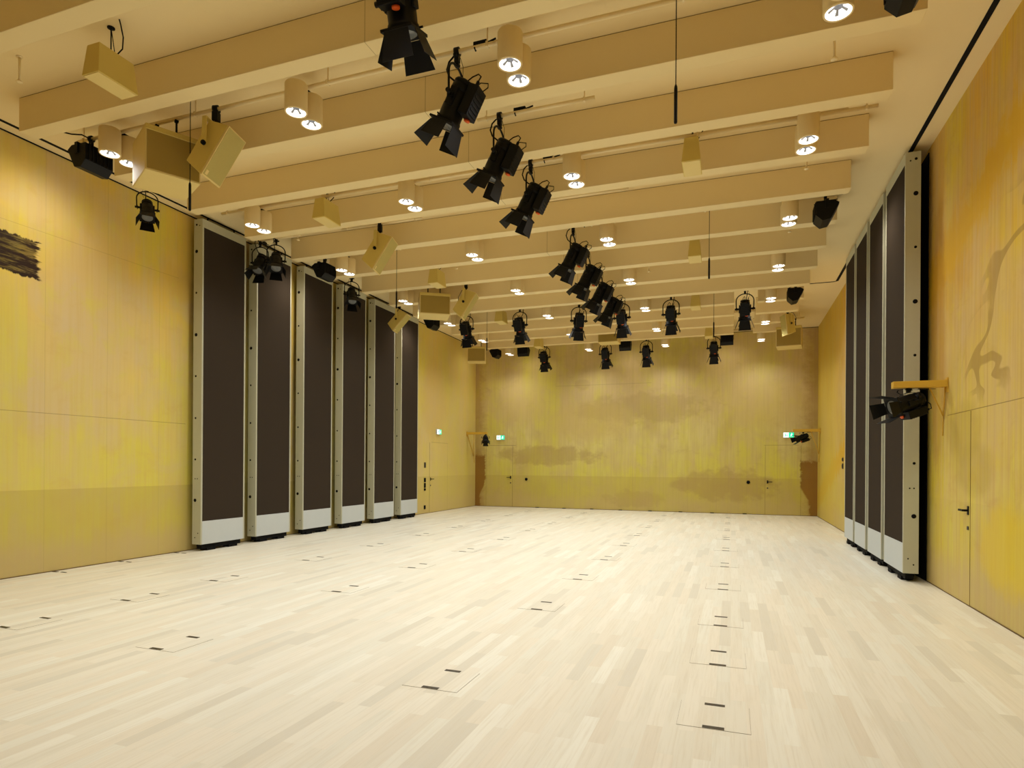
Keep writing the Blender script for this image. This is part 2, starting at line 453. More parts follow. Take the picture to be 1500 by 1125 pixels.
# dark panel tracks in the ceiling and shadow gaps along the tops of the walls
slab('trim_1', M_blackrough, -8.905, -8.855, YF, 16.5, ZC - 0.006, ZC)
b = MB()
b.box(2.288, 2.344, YF, 16.30, ZC - 0.006, ZC).hexa([(0.55, 16.33, ZC - .006), (2.25, 16.33, ZC - .006), (2.25, 16.375, ZC - .006), (0.55, 16.375, ZC - .006),
      (0.55, 16.33, ZC), (2.25, 16.33, ZC), (2.25, 16.375, ZC), (0.55, 16.375, ZC)])
b.hexa([(2.25, 16.33, ZC - .006), (2.288, 16.30, ZC - .006), (2.344, 16.30, ZC - .006), (2.25, 16.375, ZC - .006), (2.25, 16.33, ZC), (2.288, 16.30, ZC), (2.344, 16.30, ZC), (2.25, 16.375, ZC)])
tag(b.build('trim_2', M_blackrough), kind='structure')
slab('trim_3', M_blackrough, XL, XL + 0.02, YF, YB, ZC - 0.012, ZC)
slab('trim_4', M_blackrough, XL, XR, YB - 0.012, YB, ZC - 0.014, ZC)
slab('recess_shade', M_blackrough, XR - 0.012, XR, 9.93, 14.45, 0.0, 5.90)  # black sheet stands in for the shaded depth of the recess behind the panels
slab('trim_5', M_seam, XL, XL + 0.006, YF, YB, 0, 0.012)
slab('trim_6', M_seam, XR - 0.006, XR, YF, YB, 0, 0.012)
slab('trim_7', M_seam, XL, XR, YB - 0.006, YB, 0, 0.014)

# ceiling beams
BY = [6.242 + 1.2215 * k for k in range(-7, 12)]
BX0, BX1, BZ = -8.132, 1.578, 5.546
gap0, gap1 = 0.03, 0.57
n_b = 0
for y in BY:
    segs = [(BX0, BX1)] if y < 15.9 else [(BX0, gap0), (gap1, BX1)]
    for (a, c_) in segs:
        n_b += 1
        o = MB().box(a, c_, y, y + 0.2, BZ, ZC, bev=0.006).build('ceiling_beam', M_beam)
        tag(o, kind='structure')

# bay centres (between beams)
def bay(k):                                # k=0 is the bay at y = 5.73
    return 5.731 + 1.2215 * k
PZ = 5.765                                 # height of the lighting pipes

def pipe(x0, x1, y, label, hang=2.4):
    t = thing('lighting_pipe', ((x0 + x1) / 2, y, PZ), label, 'pipe')
    L = (x1 - x0) / 2
    MB().cyl((-L, 0, 0), (L, 0, 0), 0.022, 14).build('tube', M_pipe, t)
    n = max(2, int(2 * L / hang) + 1)
    for i in range(n):
        x = -L + 0.12 + (2 * L - 0.24) * i / (n - 1)
        MB().cyl((x, 0, 0.0), (x, 0, ZC - PZ), 0.007, 8).cbox((x, 0, 0), (0.02, 0.052, 0.052)).build('hanger', M_pipe, t)
    if L > 1.2:
        MB().cyl((-L + .3, 0.045, 0.05), (L - .3, 0.045, 0.05), 0.011, 8).build('conduit', M_pipe, t)
    return t
ordn = ['nearest', 'second', 'third', 'fourth', 'fifth', 'sixth', 'seventh', 'eighth', 'ninth']
for k in range(0, 13, 2):
    pipe(BX0, BX1, bay(k), 'long cream lighting pipe across the hall carrying the %s crosswise row of downlights' % ordn[k // 2], 1.7)
for k in (1, 3, 5):
    pipe(-2.95, -1.5, bay(k), 'short cream lighting pipe holding the %s black spotlight of the diagonal line' % {1: 'third', 3: 'fifth', 5: 'seventh'}[k], 1.2)
    pipe(-8.6, -7.5, bay(k), 'short cream pipe near the left wall, %s' % {1: 'behind the nearest large cabinet', 3: 'above the pair of dark spotlights', 5: 'above the single dark spotlight'}[k], 0.9)
pipe(-2.95, -1.5, bay(7), 'short cream lighting pipe holding the farthest spotlight of the diagonal line', 1.2)
pipe(-6.6, -5.0, bay(3), 'short cream lighting pipe holding the lone tilted loudspeaker, middle left', 1.2)
pipe(-8.6, -7.6, bay(7), 'short cream pipe near the left wall holding the small tilted loudspeaker', 0.8)
pipe(0.7, 1.9, bay(11), 'short cream lighting pipe in the back right corner above the cabinet', 0.8)
pipe(-4.3, -3.0, bay(11), 'short cream lighting pipe between the last beams above the middle cabinet', 0.9)
pipe(-8.6, -7.6, bay(11), 'short cream lighting pipe in the back left corner above the cabinet', 0.8)
pipe(-3.1, -1.8, bay(-1) - 0.20, 'short cream lighting pipe at the top edge holding the nearest spotlight', 1.2)

# ---------------------------------------------------------------- twin downlights
def make_twin():
    t = thing('twin_downlight', (0, 0, 0), '', 'downlight', 'twin cylinder downlights under the lighting pipes')
    for s in (-1, 1):
        yy = 0.132 * s
        b = MB()
        b.lathe([(0.06, 0.312), (0.116, 0.31), (0.122, 0.30), (0.122, 0.01), (0.118, 0.0), (0.106, 0.0), (0.100, 0.015), (0.098, 0.05), (0.094, 0.09)], 36, (0, yy, 0), cap=False)
        b.lathe([(0.0005, 0.312), (0.06, 0.312)], 36, (0, yy, 0), cap=False)
        can = b.build('can', M_canbody, t)
        b = MB()
        b.lathe([(0.104, 0.004), (0.088, 0.022), (0.06, 0.07), (0.034, 0.095), (0.0005, 0.096)], 30, (0, yy, 0), cap=False)
        b.build('reflector', M_led, can)
        b = MB()
        b.lathe([(0.034, 0.045), (0.040, 0.060), (0.026, 0.09)], 20, (0, yy, 0), cap=False)
        for q in range(5):
            a = math.radians(20 + 72 * q)
            ca, sa = math.cos(a), math.sin(a)
            p = lambda r, o_, z: (r * ca - o_ * sa, yy + r * sa + o_ * ca, z)
            b.hexa([p(.03, -.008, .05), p(.078, -.014, .024), p(.078, .014, .024), p(.03, .008, .05), p(.03, -.008, .058), p(.078, -.014, .032), p(.078, .014, .032), p(.03, .008, .058)])
        b.build('reflector_fins', M_ledin, can)
        b = MB()
        b.cbox((0, yy * 0.5, 0.33), (0.05, 0.10, 0.035)).cbox((0, yy * 0.25, 0.318), (0.03, 0.07, 0.02))
        b.build('mounting_clip', M_blackrough, can)
    ld = bpy.data.lights.new('downlight_lamp', 'SPOT')
    ld.energy = CAN_POWER; ld.color = CAN_COLOR; ld.spot_size = R(150); ld.spot_blend = 1.0; ld.shadow_soft_size = 0.10
    lo = bpy.data.objects.new('lamp', ld); C.objects.link(lo)
    lo.location = (0, 0, -0.11); lo.parent = t
    return t
twin, used = make_twin(), []
colx = [(-7.37, 'column beside the left wall'), (-4.54, 'second column from the left wall'), (-2.04, 'second column from the right wall'), (0.83, 'column beside the right wall')]
for k in range(-2, 13, 2):  # the first row is out of view, added for its light on the near hall
    for x, cn in colx:
        r = inst(twin, used, (x, bay(k), 5.423), 0, 'twin cream downlight, %s, %s' % (cn, ('%s row in view' % ordn[k // 2]) if k >= 0 else 'unseen row added for light'))
        # fittings close to a wall are dimmed
        dim = 0.5 if k == 12 else 0.55 if x in (-7.37, 0.83) else 1.0
        lamp = child(r, 'lamp')
        key = 'downlight_lamp_%d' % int(dim * 100)
        if key not in bpy.data.lights:
            q = lamp.data.copy(); q.name = key; q.energy = CAN_POWER * dim
        lamp.data = bpy.data.lights[key]

# ---------------------------------------------------------------- stage spotlights with barn doors
def make_spot():
    """hangs from its pipe at the origin; beam leans towards local +X"""
    t = thing('stage_spotlight', (0, 0, 0), '', 'spotlight', 'black stage spotlights with barn doors')
    b = MB()
    b.lathe([(0.024, -.025), (0.044, -.025), (0.044, .025), (0.024, .025)], 16, (0, 0, 0), 'x', cap=False)
    b.cbox((0, 0, -0.075), (0.05, 0.05, 0.07), 0.004).cyl((0, 0, -0.1), (0, 0, -0.16), 0.016, 10)
    b.cbox((0.0, 0.045, -0.06), (0.03, 0.04, 0.025)).cbox((0, 0, -0.135), (0.05, 0.05, 0.03), 0.004)
    b.build('clamp', M_black, t)
    b = MB()
    pts = []
    for i in range(13):
        a = math.pi * i / 12
        pts.append((0, 0.195 * math.cos(a), -0.31 + 0.16 * math.sin(a)))
    pts = [(0, 0.19, -0.52)] + pts + [(0, -0.19, -0.52)]
    b.tube(pts, 0.012, 8)
    b.cbox((0, 0.178, -0.51), (0.05, 0.012, 0.07)).cbox((0, -0.178, -0.51), (0.05, 0.012, 0.07))
    b.cyl((0, 0.13, -0.505), (0, 0.225, -0.505), 0.022, 12).cyl((0, -0.225, -0.505), (0, -0.13, -0.505), 0.022, 12)
    b.build('yoke', M_black, t)
    b = MB()
    b.tube([(-.42, 0.0, 0.045), (-.30, -.02, 0.035), (-.20, -.035, 0.03), (-.08, -.05, .045), (.04, -.06, .03), (.12, -.06, -.04), (.14, -.05, -.12), (.11, -.04, -.20), (.05, -.03, -.26), (0, -.03, -.30)], 0.009, 8)
    b.cbox((-.25, -.02, 0.04), (0.15, 0.05, 0.05), 0.008)
    b.tube([(-.20, 0, 0.028), (-.20, -.028, 0.01), (-.20, -.01, -.026), (-.20, .025, -.01)], 0.008, 6)
    b.tube([(-.02, -.03, -.04), (-.03, -.08, -.11), (-.02, -.10, -.2), (-.02, -.06, -.28)], 0.003, 6)
    b.build('cable', M_blackrough, t)
    # body in its own frame: pivot at the origin, beam along -Z
    b = MB()
    b.lathe([(0.05, 0.235), (0.098, 0.225), (0.112, 0.205), (0.112, 0.19), (0.104, 0.185), (0.104, 0.17), (0.116, 0.165), (0.116, 0.10), (0.108, 0.095), (0.108, 0.08),
             (0.122, 0.075), (0.122, -0.06), (0.126, -0.07), (0.126, -0.20), (0.136, -0.22), (0.136, -0.262), (0.118, -0.262), (0.112, -0.24)], 28, cap=False)
    b.lathe([(0.0005, 0.236), (0.05, 0.235)], 28, cap=False)
    for q in range(6):
        b.cbox((-0.0, 0.0, 0.19 - 0.0), (0.004, 0.004, 0.004))
    for s in (-1, 1):
        b.cbox((0, 0.13 * s, 0.0), (0.09, 0.03, 0.20), 0.006)
        b.cyl((0.06, 0.125 * s, -0.23), (0.06, 0.155 * s, -0.23), 0.01, 8)
    b.box(-0.15, 0.15, -0.15, 0.15, -0.285, -0.262)      # square colour-frame holder
    body = b.build('lamp_housing', M_black, t, (0, 0, -0.505))
    body.scale = (0.93, 0.93, 0.90)
    MB().lathe([(0.0005, -0.2905), (0.05, -0.300), (0.09, -0.296), (0.112, -0.286)], 28, cap=False).build('lens', M_lens, body)
    b = MB()
    b.box(-0.245, -0.122, -0.105, 0.105, -0.13, 0.20, 0.008)
    for i in range(6):
        b.box(-0.252, -0.244, -0.09, 0.09, -0.10 + i * 0.045, -0.085 + i * 0.045)
    b.cyl((-0.19, 0.06, 0.2), (-0.19, 0.06, 0.25), 0.018, 10)
    b.build('driver_box', M_black, body)
    MB().lathe([(0.03, -0.022), (0.034, -0.018), (0.034, 0.0)], 16, (-0.185, -0.04, -0.135)).build('focus_knob', M_orange, body)
    b = MB()
    b.tube([(-.19, .06, .25), (-.19, .05, .31), (-.13, .02, .34), (-.06, 0.0, .30), (-.03, .01, .24)], 0.007, 7)
    b.tube([(-.21, -.05, .2), (-.25, -.06, .27), (-.22, -.08, .32), (-.13, -.08, .30), (-.09, -.07, .22)], 0.006, 7)
    b.build('looped_cable', M_blackrough, body)
    # four barn door leaves, flared
    th = 0.004
    def leaf(ax, s, w0, w1, ln, flare):
        c_, sn = math.cos(flare), math.sin(flare)
        o0 = 0.148 * s
        o1 = o0 + s * ln * sn
        z0, z1 = -0.288, -0.288 - ln * c_
        if ax == 'x':
            pts = [(o0, -w0, z0), (o0, w0, z0), (o1, w1, z1), (o1, -w1, z1)]
            n = (s * c_, 0, sn)
        else:
            pts = [(-w0, o0, z0), (w0, o0, z0), (w1, o1, z1), (-w1, o1, z1)]
            n = (0, s * c_, sn)
        return MB().plate(pts, n, th)
    leaf('x', 1, 0.10, 0.15, 0.25, R(22)).build('barn_door', M_black, body)
    leaf('x', -1, 0.115, 0.15, 0.24, R(8)).build('barn_door', M_black, body)
    leaf('y', 1, 0.09, 0.12, 0.22, R(20)).build('barn_door', M_black, body)
    leaf('y', -1, 0.09, 0.12, 0.22, R(20)).build('barn_door', M_black, body)
    return t
spot, sused = make_spot(), []
def place_spot(x, y, rz, tilt, label, z=PZ, grp=True):
    r = inst(spot, sused, (x, y, z), R(rz), label)
    child(r, 'lamp_housing').rotation_euler = (0, R(-tilt), 0)
    return r
SPX = -2.66
diag = [(-1, 90, 16, 'nearest black stage spotlight, cut by the top edge, orange knob facing the camera'),
        (0, 180, 27, 'second black stage spotlight of the near diagonal line, tilted left, beside twin downlight'),
        (1, 180, 27, 'third black stage spotlight of the near diagonal line, looped cable above it'),
        (2, 180, 27, 'fourth black stage spotlight of the near diagonal line, right of the third'),
        (4, 180, 26, 'black stage spotlight leading the clustered group in the middle of the ceiling'),
        (5, 180, 26, 'black stage spotlight, second in the overlapping middle cluster'),
        (6, 180, 26, 'black stage spotlight, third in the overlapping middle cluster'),
        (7, 180, 24, 'black stage spotlight, last of the left-leaning overlapping middle cluster')]
for k, rz, tl, lb in diag:
    place_spot(SPX if k >= 0 else -2.50, bay(k) + (0.0 if k >= 0 else -0.20), rz, tl, lb)
for px_x, lb in ((-5.32, 'upright black spotlight in the far cross row, right of the tilted mustard speaker'),
                 (-3.72, 'upright black spotlight in the far cross row, just left of the cluster'),
                 (-2.62, 'upright black spotlight in the far cross row, hidden under the cluster'),
                 (-1.42, 'upright black spotlight in the far cross row, between two downlight columns'),
                 (0.27, 'upright black spotlight in the far cross row, nearest to the right wall'),
                 (-6.86, 'black spotlight hanging directly below the tilted mustard speaker')):
    place_spot(px_x, bay(8), 90 if px_x != -3.72 else 115, 24, lb)
for px_x, lb in ((-0.55, 'small upright spotlight of the last row, rightmost one'),
                 (-2.64, 'small upright spotlight of the last row, second from the right'),
                 (-3.98, 'small upright spotlight of the last row, second from the left'),
                 (-6.1, 'small upright spotlight of the last row, leftmost one')):
    place_spot(px_x, bay(12), 90, 24, lb)
def small_spot(x, k, rz, tilt, label):
    r = place_spot(x, bay(k), rz, tilt, label)
    sc = 0.72 if k == 1 else 0.82
    r.scale = (sc, sc, sc)
small_spot(-8.36, 1, -38, 30, 'black spotlight with open barn doors under the nearest large cabinet, left wall')
small_spot(-8.42, 3, -75, 30, 'left one of the two dark spotlights before the second tall panel')
small_spot(-8.05, 3, -50, 34, 'right one of the two dark spotlights before the second tall panel')
small_spot(-8.05, 5, -50, 34, 'single dark spotlight hanging before the fourth tall panel')

# ---------------------------------------------------------------- black wall washers
def make_washer():
    """faces local +X and down, hangs from its pipe at the origin"""
    t = thing('wall_washer_light', (0, 0, 0), '', 'wall washer', 'black box wall washers under the pipes')
    b = MB()
    b.lathe([(0.024, -.02), (0.042, -.02), (0.042, .02), (0.024, .02)], 14, cap=False, axis='x')
    b.cbox((0, 0, -0.06), (0.04, 0.04, 0.05)).cyl((0, 0, -0.07), (0, 0, -0.13), 0.014, 8)
    b.cbox((0, 0, -0.135), (0.05, 0.40, 0.012)).cbox((0, 0.196, -0.20), (0.05, 0.01, 0.14)).cbox((0, -0.196, -0.20), (0.05, 0.01, 0.14))
    b.build('bracket', M_black, t)
    # wedge housing, profile in x-z
    prof = [(-0.15, -0.15), (0.10, -0.15), (0.17, -0.20), (0.05, -0.43), (-0.06, -0.45), (-0.15, -0.36)]
    b = MB().plate([(x, -0.185, z) for x, z in prof], (0, 1, 0), 0.37)
    for i in range(7):
        b.box(-0.163, -0.149, -0.17 + i * 0.05, -0.165 + i * 0.05 + 0.01, -0.35, -0.16)
    h = b.build('housing', M_black, t)
    n = Vector((0.23, 0, -0.12)).normalized()
    a0, a1 = Vector((0.165, 0, -0.21)), Vector((0.058, 0, -0.415))
    MB().plate([a0 + Vector((0, -.16, 0)), a0 + Vector((0, .16, 0)), a1 + Vector((0, .16, 0)), a1 + Vector((0, -.16, 0))], n, 0.006).build('glass_panel', M_darkgrey, t)
    b = MB()
    b.tube([(-.10, .10, -.15), (-.14, .12, -.08), (-.05, .16, -.03), (.08, .2, -.02), (.2, .24, .01)], 0.009, 7)
    b.build('cable', M_blackrough, t)
    ld = bpy.data.lights.new('washer_lamp', 'SPOT')
    ld.energy = WASH_POWER; ld.color = (1.0, 0.9, 0.76); ld.spot_size = R(150); ld.spot_blend = 1.0; ld.shadow_soft_size = 0.12
    lo = bpy.data.objects.new('lamp', ld); C.objects.link(lo)
    lo.location = (0.19, 0, -0.36); lo.rotation_euler = Vector((-0.58, 0, 0.8)).to_track_quat('Z', 'Y').to_euler(); lo.parent = t
    return t
wash, wused = make_washer(), []
for x, k, rz, lb in ((-7.88, 0, 180, 'black wall washer box left of the nearest large cabinet'),
                     (-7.88, 4, 180, 'black wall washer box hanging before the third tall panel'),
                     (-7.92, 8, 180, 'black wall washer box below the second large cream cabinet'),
                     (-7.9, 12, 180, 'small black wall washer near the back left corner'),
                     (-6.85, 12, 90, 'small black wall washer left of the leftmost last-row spotlight'),
                     (-3.32, 12, 90, 'small black wall washer between two last-row spotlights'),
                     (-0.16, 12, 90, 'small black wall washer above the rightmost last-row spotlight'),
                     (1.33, 0, 0, 'black wall washer cut by the top edge near the right wall'),
                     (1.34, 4, 0, 'black wall washer at the ends of the middle beams, right side'),
                     (1.34, 8, 0, 'small black wall washer at the far right beam ends')):
    r = inst(wash, wused, (x, bay(k), PZ), R(rz), lb)
    if k == 12:                            # the farthest ones are dimmed
        lamp = child(r, 'lamp')
        if 'washer_lamp_dim' not in bpy.data.lights:
            q = lamp.data.copy(); q.name = 'washer_lamp_dim'; q.energy = WASH_POWER * 0.3
        lamp.data = bpy.data.lights['washer_lamp_dim']

# ---------------------------------------------------------------- small box loudspeakers fixed under the ceiling
def make_wedge():
    t = thing('ceiling_loudspeaker', (0, 0, 0), '', 'loudspeaker', 'small mustard loudspeakers under the ceiling')
    b = MB()
    a, c_, L, h = 0.115, 0.085, 0.215, 0.31
    b.hexa([(-a, -L, 0), (a, -L, 0), (a, L, 0), (-a, L, 0), (-c_, -L + .03, h), (c_, -L + .03, h), (c_, L - .03, h), (-c_, L - .03, h)], 0.006)
    b.build('cabinet', M_spk, t)
    MB().box(-0.105, 0.105, -0.205, 0.205, -0.006, 0.001).build('grille', M_spk_cream, t)
    b = MB()
    b.cbox((0, 0, 0.318), (0.05, 0.10, 0.02)).cyl((0, 0, 0.31), (0, 0, 0.585), 0.006, 6).cyl((0.02, 0.03, 0.31), (0.0, 0.0, 0.585), 0.004, 6).lathe([(0.035, 0.577), (0.035, 0.587)], 14)
    b.cbox((-0.05, -0.10, 0.315), (0.04, 0.06, 0.02))
    b.build('fixing', M_blackrough, t)
    b = MB()
    b.tube([(0.0, 0.05, 0.33), (0.07, 0.07, 0.40), (0.13, 0.03, 0.48), (0.17, -0.03, 0.56), (0.19, -0.06, 0.585)], 0.007, 6)
    b.build('cable', M_blackrough, t)
    return t
wedge, dused = make_wedge(), []
for x, k, z, lb in ((-5.93, -1, 5.365, 'mustard box loudspeaker at top left with black cable rising from it'),
                    (-6.03, 2, 5.36, 'mustard box loudspeaker beside twin downlights, above the second tall panel'),
                    (-5.93, 5, 5.365, 'small mustard box loudspeaker above the second large cream cabinet'),
                    (-5.85, 8, 5.365, 'tiny mustard box loudspeaker left of the upright far spotlights'),
                    (-5.92, 11, 5.365, 'tiny mustard box loudspeaker at the last beams, left of centre'),
                    (-0.50, 2, 5.355, 'mustard box loudspeaker right of the hanging microphone, near beams'),
                    (-0.66, 5, 5.365, 'small mustard box loudspeaker with cable in the middle beams, right part'),
                    (-0.84, 8, 5.365, 'tiny mustard box loudspeaker right of an upright far spotlight'),
                    (-0.66, 11, 5.365, 'tiny mustard box loudspeaker at the last beams near the ceiling gap')):
    inst(wedge, dused, (x, bay(k), z), 0, lb)

# ---------------------------------------------------------------- tilted loudspeakers on yokes
def make_speaker():
    """front faces local +X, leaning down"""
    t = thing('yoke_loudspeaker', (0, 0, 0), '', 'loudspeaker', 'mustard loudspeakers tilted on yokes')
    b = MB()
    b.lathe([(0.024, -.03), (0.046, -.03), (0.046, .03), (0.024, .03)], 14, cap=False, axis='x')
    b.cbox((0, 0, -0.09), (0.07, 0.08, 0.11), 0.006).cyl((0, 0, -0.1), (0, 0, -0.19), 0.02, 10)
    b.build('clamp', M_black, t)
    b = MB()
    b.cbox((-0.02, 0, -0.19), (0.05, 0.40, 0.014))
    for s in (-1, 1):
        b.hexa([(-0.045, 0.20 * s - .006, -0.19), (0.005, 0.20 * s - .006, -0.19), (0.005, 0.20 * s + .006, -0.19), (-0.045, 0.20 * s + .006, -0.19),
                (-0.055, 0.20 * s - .006, -0.50), (0.0, 0.20 * s - .006, -0.50), (0.0, 0.20 * s + .006, -0.50), (-0.055, 0.20 * s + .006, -0.50)])
    b.build('yoke', M_spk, t)
    for s in (-1, 1):
        MB().lathe([(0.028, -0.012), (0.028, 0.012)], 14, (-0.025, 0.215 * s, -0.50), 'y').build('pivot_knob', M_blackrough, t)
    # cabinet in its own frame with the pivot at the origin
    b = MB()
    w, h = 0.185, 0.32
    b.hexa([(-0.14, -w * .72, -h + .05), (0.13, -w, -h), (0.13, w, -h), (-0.14, w * .72, -h + .05), (-0.14, -w * .72, h - .05), (0.13, -w, h), (0.13, w, h), (-0.14, w * .72, h - .05)], 0.008)
    cab = b.build('cabinet', M_spk, t, (-0.025, 0, -0.50))
    MB().box(0.13, 0.155, -w, w, -h, h, 0.005).build('front_frame', M_spk_cream, cab)
    MB().box(0.154, 0.158, -w + .012, w - .012, -h + .02, h - .012).build('grille', M_grille, cab)
    MB().box(0.158, 0.161, -w + .03, -w + .075, -h + .03, -h + .085).build('badge', M_spk_cream, cab)
    b = MB()
    b.tube([(0.02, 0.04, -0.1), (-0.12, 0.12, -0.16), (-0.2, 0.14, -0.3), (-0.2, 0.1, -0.42), (-0.16, 0.05, -0.47)], 0.007, 7)
    b.build('cable', M_blackrough, t)
    return t
spk, kused = make_speaker(), []
for x, y, z, rz, tl, sc, lb in ((-5.80, bay(0), PZ, 14, 32, 1.0, 'tilted mustard loudspeaker on a yoke in front of the nearest large cabinet'),
                                (-5.82, bay(3), PZ, 14, 32, 1.0, 'tilted mustard loudspeaker on a yoke hanging alone in the middle left'),
                                (-5.80, bay(6), PZ, 14, 32, 1.0, 'tilted mustard loudspeaker on a yoke right of the second large cabinet'),
                                (-8.22, bay(7) - 0.05, PZ, 10, 42, 0.9, 'tilted mustard loudspeaker hanging before the fifth tall panel'),
                                (1.38, bay(10), PZ, 200, 8, 0.85, 'mustard loudspeaker hanging in front of the far right cream cabinet')):
    r = inst(spk, kused, (x, y, z), R(rz), lb)
    r.scale = (sc,) * 3
    child(r, 'cabinet').rotation_euler = (0, R(tl), 0)

# ---------------------------------------------------------------- large cabinets (subwoofers)
def cabinet(loc, rz, d, label):
    t = thing('large_loudspeaker_cabinet', loc, label, 'loudspeaker', rz=rz)
    x, y, z = d[0] / 2, d[1] / 2, d[2]
    MB().box(-x, x, -y, y, 0, z, 0.01).build('cabinet', M_spk_cream, t)
    MB().box(-x + .02, x - .02, -y - .012, -y + .001, 0.02, z - 0.02).build('front_panel', M_spk_face, t)
    MB().box(-x, x + .0, -y - .03, -y - .012, z - 0.075, z - 0.015, 0.004).build('mounting_rail', M_spk, t)
    b = MB()
    for q in (-0.16, 0.16):
        hx, hy = q * math.cos(rz), -q * math.sin(rz)
        b.cyl((hx, hy, z - 0.01), (hx, hy, PZ - loc[2] - 0.02), 0.012, 8)
        b.cbox((hx, hy, PZ - loc[2] - 0.03), (0.04, 0.04, 0.03))
    b.build('hanger', M_blackrough, t)
    return t
cabinet((-6.58, bay(0), 4.97), R(62), (0.60, 0.66, 0.54), 'nearest large cream loudspeaker cabinet, dark side face, high near left wall')
cabinet((-6.62, bay(6), 5.02), R(32), (0.70, 0.62, 0.49), 'large square cream cabinet hanging before the last tall panels')
cabinet((-8.10, bay(11), 4.98), R(20), (0.60, 0.52, 0.50), 'cream cabinet with shiny face high in the back left corner')
cabinet((-3.62, bay(11), 5.36), 0, (0.62, 0.5, 0.45), 'cream cabinet among the last beams under the spotlight cluster')
cabinet((1.52, bay(11), 4.93), R(-8), (0.66, 0.6, 0.56), 'cream cabinet high in the back right corner, behind a loudspeaker')

# ---------------------------------------------------------------- hanging microphones
def make_mic():
    t = thing('hanging_microphone', (0, 0, 0), '', 'microphone', 'thin black microphones hanging on cables')
    MB().lathe([(0.006, 0.34), (0.013, 0.32), (0.015, 0.30), (0.015, 0.012), (0.012, 0.0)], 12).build('microphone_body', M_black, t)
    MB().cyl((0, 0, 0.33), (0, 0, 1.40), 0.0045, 6).build('cable', M_blackrough, t)
    return t
mic, mused = make_mic(), []
for x, y, lb in ((-0.48, 5.55, 'hanging black rod microphone nearest to the camera, right of centre'),
                 (-0.36, 10.35, 'hanging black rod microphone midway down the hall, right of centre'),
                 (-0.41, 15.0, 'hanging black rod microphone above the rightmost last-row spotlight'),
                 (-6.08, 5.62, 'hanging black rod microphone below the nearest tilted loudspeaker'),
                 (-6.10, 10.45, 'hanging black rod microphone above the fifth tall panel'),
                 (-6.08, 15.06, 'hanging black rod microphone near the back left corner')):
    inst(mic, mused, (x, y, 4.555), 0, lb)

# ---------------------------------------------------------------- sprinklers
def make_spr():
    t = thing('sprinkler_head', (0, 0, 0), '', 'sprinkler', 'cream sprinkler heads under the ceiling')
    MB().cyl((0, 0, 0.03), (0, 0, 0.28), 0.011, 8).lathe([(0.03, 0.275), (0.03, 0.284)], 14).build('stem', M_pipe, t)
    MB().lathe([(0.012, 0.0), (0.034, 0.006), (0.034, 0.012), (0.014, 0.03)], 14).build('deflector', M_pipe, t)
    return t
spr, pused = make_spr(), []
for x, k, lb in ((0.95, 1, 'cream sprinkler head between the two nearest full beams, right side'),
                 (0.95, 3, 'cream sprinkler head just below the nearest right twin downlight'),
                 (0.93, 5, 'cream sprinkler head in the middle beams, near the right beam ends'),
                 (-7.56, 3, 'cream sprinkler head right of the two dark spotlights'),
                 (-5.48, 5, 'cream sprinkler head left of the far downlight, above the second cabinet'),
                 (-1.68, 6, 'cream sprinkler head in the middle of the ceiling'),
                 (-4.6, 11, 'cream sprinkler head at the last beams, centre left'),
                 (-7.3, -1, 'cream pipe end hanging at the top left corner')):
    inst(spr, pused, (x, bay(k) + (0.25 if k % 2 == 0 else 0), ZC - 0.284), 0, lb)

# ---------------------------------------------------------------- folding wall panels
def panel(x_front, x_back, y0, y1, label, last=False):
    """tall acoustic partition panel, front towards the room at x_front"""
    z0, z1 = 0.12, 5.86
    s = 1 if x_front > x_back else -1
    xc = (x_front + x_back) / 2
    t = thing('tall_partition_panel', (xc, y0, 0), label, 'partition panel', 'tall dark partition panels parked along the walls')
    W = abs(x_front - x_back) / 2
    L = y1 - y0
    e = 0.012
    fr = MB()
    fr.box(-W, W, 0, 0.035, z0, z1, 0.003).box(-W, W, L - .035, L, z0, z1, 0.003)
    fr.build('edge_post', M_frame, t)
    MB().box(-W, W, .035, L - .035, z1 - 0.15, z1, 0.002).build('top_rail', M_frame, t)
    MB().box(-W, W, .035, L - .035, z0, z0 + 0.41, 0.002).build('kick_plate', M_kick, t)
    MB().box(-W + .004, W - .004, .035, L - .035, z0 + .41, z1 - .15).build('fabric_face', M_core, t)
    b = MB().box(-W + .04, W - .04, .06, L - .06, 0.035, z0)
    for q in (0.25, 0.75):
        b.box(-W + .02, W - .02, L * q - .10, L * q + .10, 0.0, 0.05)
    b.build('floor_seal', M_blackrough, t)
    b = MB()
    for q in (0.2, 0.8):
        b.cyl((0, L * q, z1), (0, L * q, ZC), 0.012, 8).cbox((0, L * q, z1 + .02), (0.06, 0.10, 0.03))
    b.build('track_carrier', M_black, t)
    # latch holes on the near edge
    hx = W * 0.35 * (-s)
    for z in (5.76, 5.29, 4.56, 3.82, 3.09, 2.35, 1.62, 0.90):
        rr = 0.030 if z in (5.29, 3.82, 0.90) else 0.018
        MB().lathe([(rr, -0.003), (rr, 0.002)], 14, (hx, 0, z), 'y').build('latch_hole', M_blackrough if rr > .015 else M_darkgrey, t)
    for z, xx in ((1.28, hx), (1.28, hx - .05 * s * -1), (0.32, -hx), (0.24, hx), (5.74, -hx)):
        MB().lathe([(0.010, -0.003), (0.010, 0.002)], 10, (xx, 0, z), 'y').build('latch_hole', M_blackrough, t)
    return t
ys = [8.395, 9.717, 11.127, 12.549, 13.954, 15.346]
ye = [9.429, 10.73, 12.161, 13.557, 14.991, 16.35]
nm = ['first', 'second', 'third', 'fourth', 'fifth', 'sixth']
for i in range(6):
    panel(-8.785, -8.98, ys[i], ye[i], 'tall dark brown partition panel by the left wall, %s' % (
        'nearest of its six' if i == 0 else 'farthest of its six' if i == 5 else nm[i] + ' of its six from the camera'))
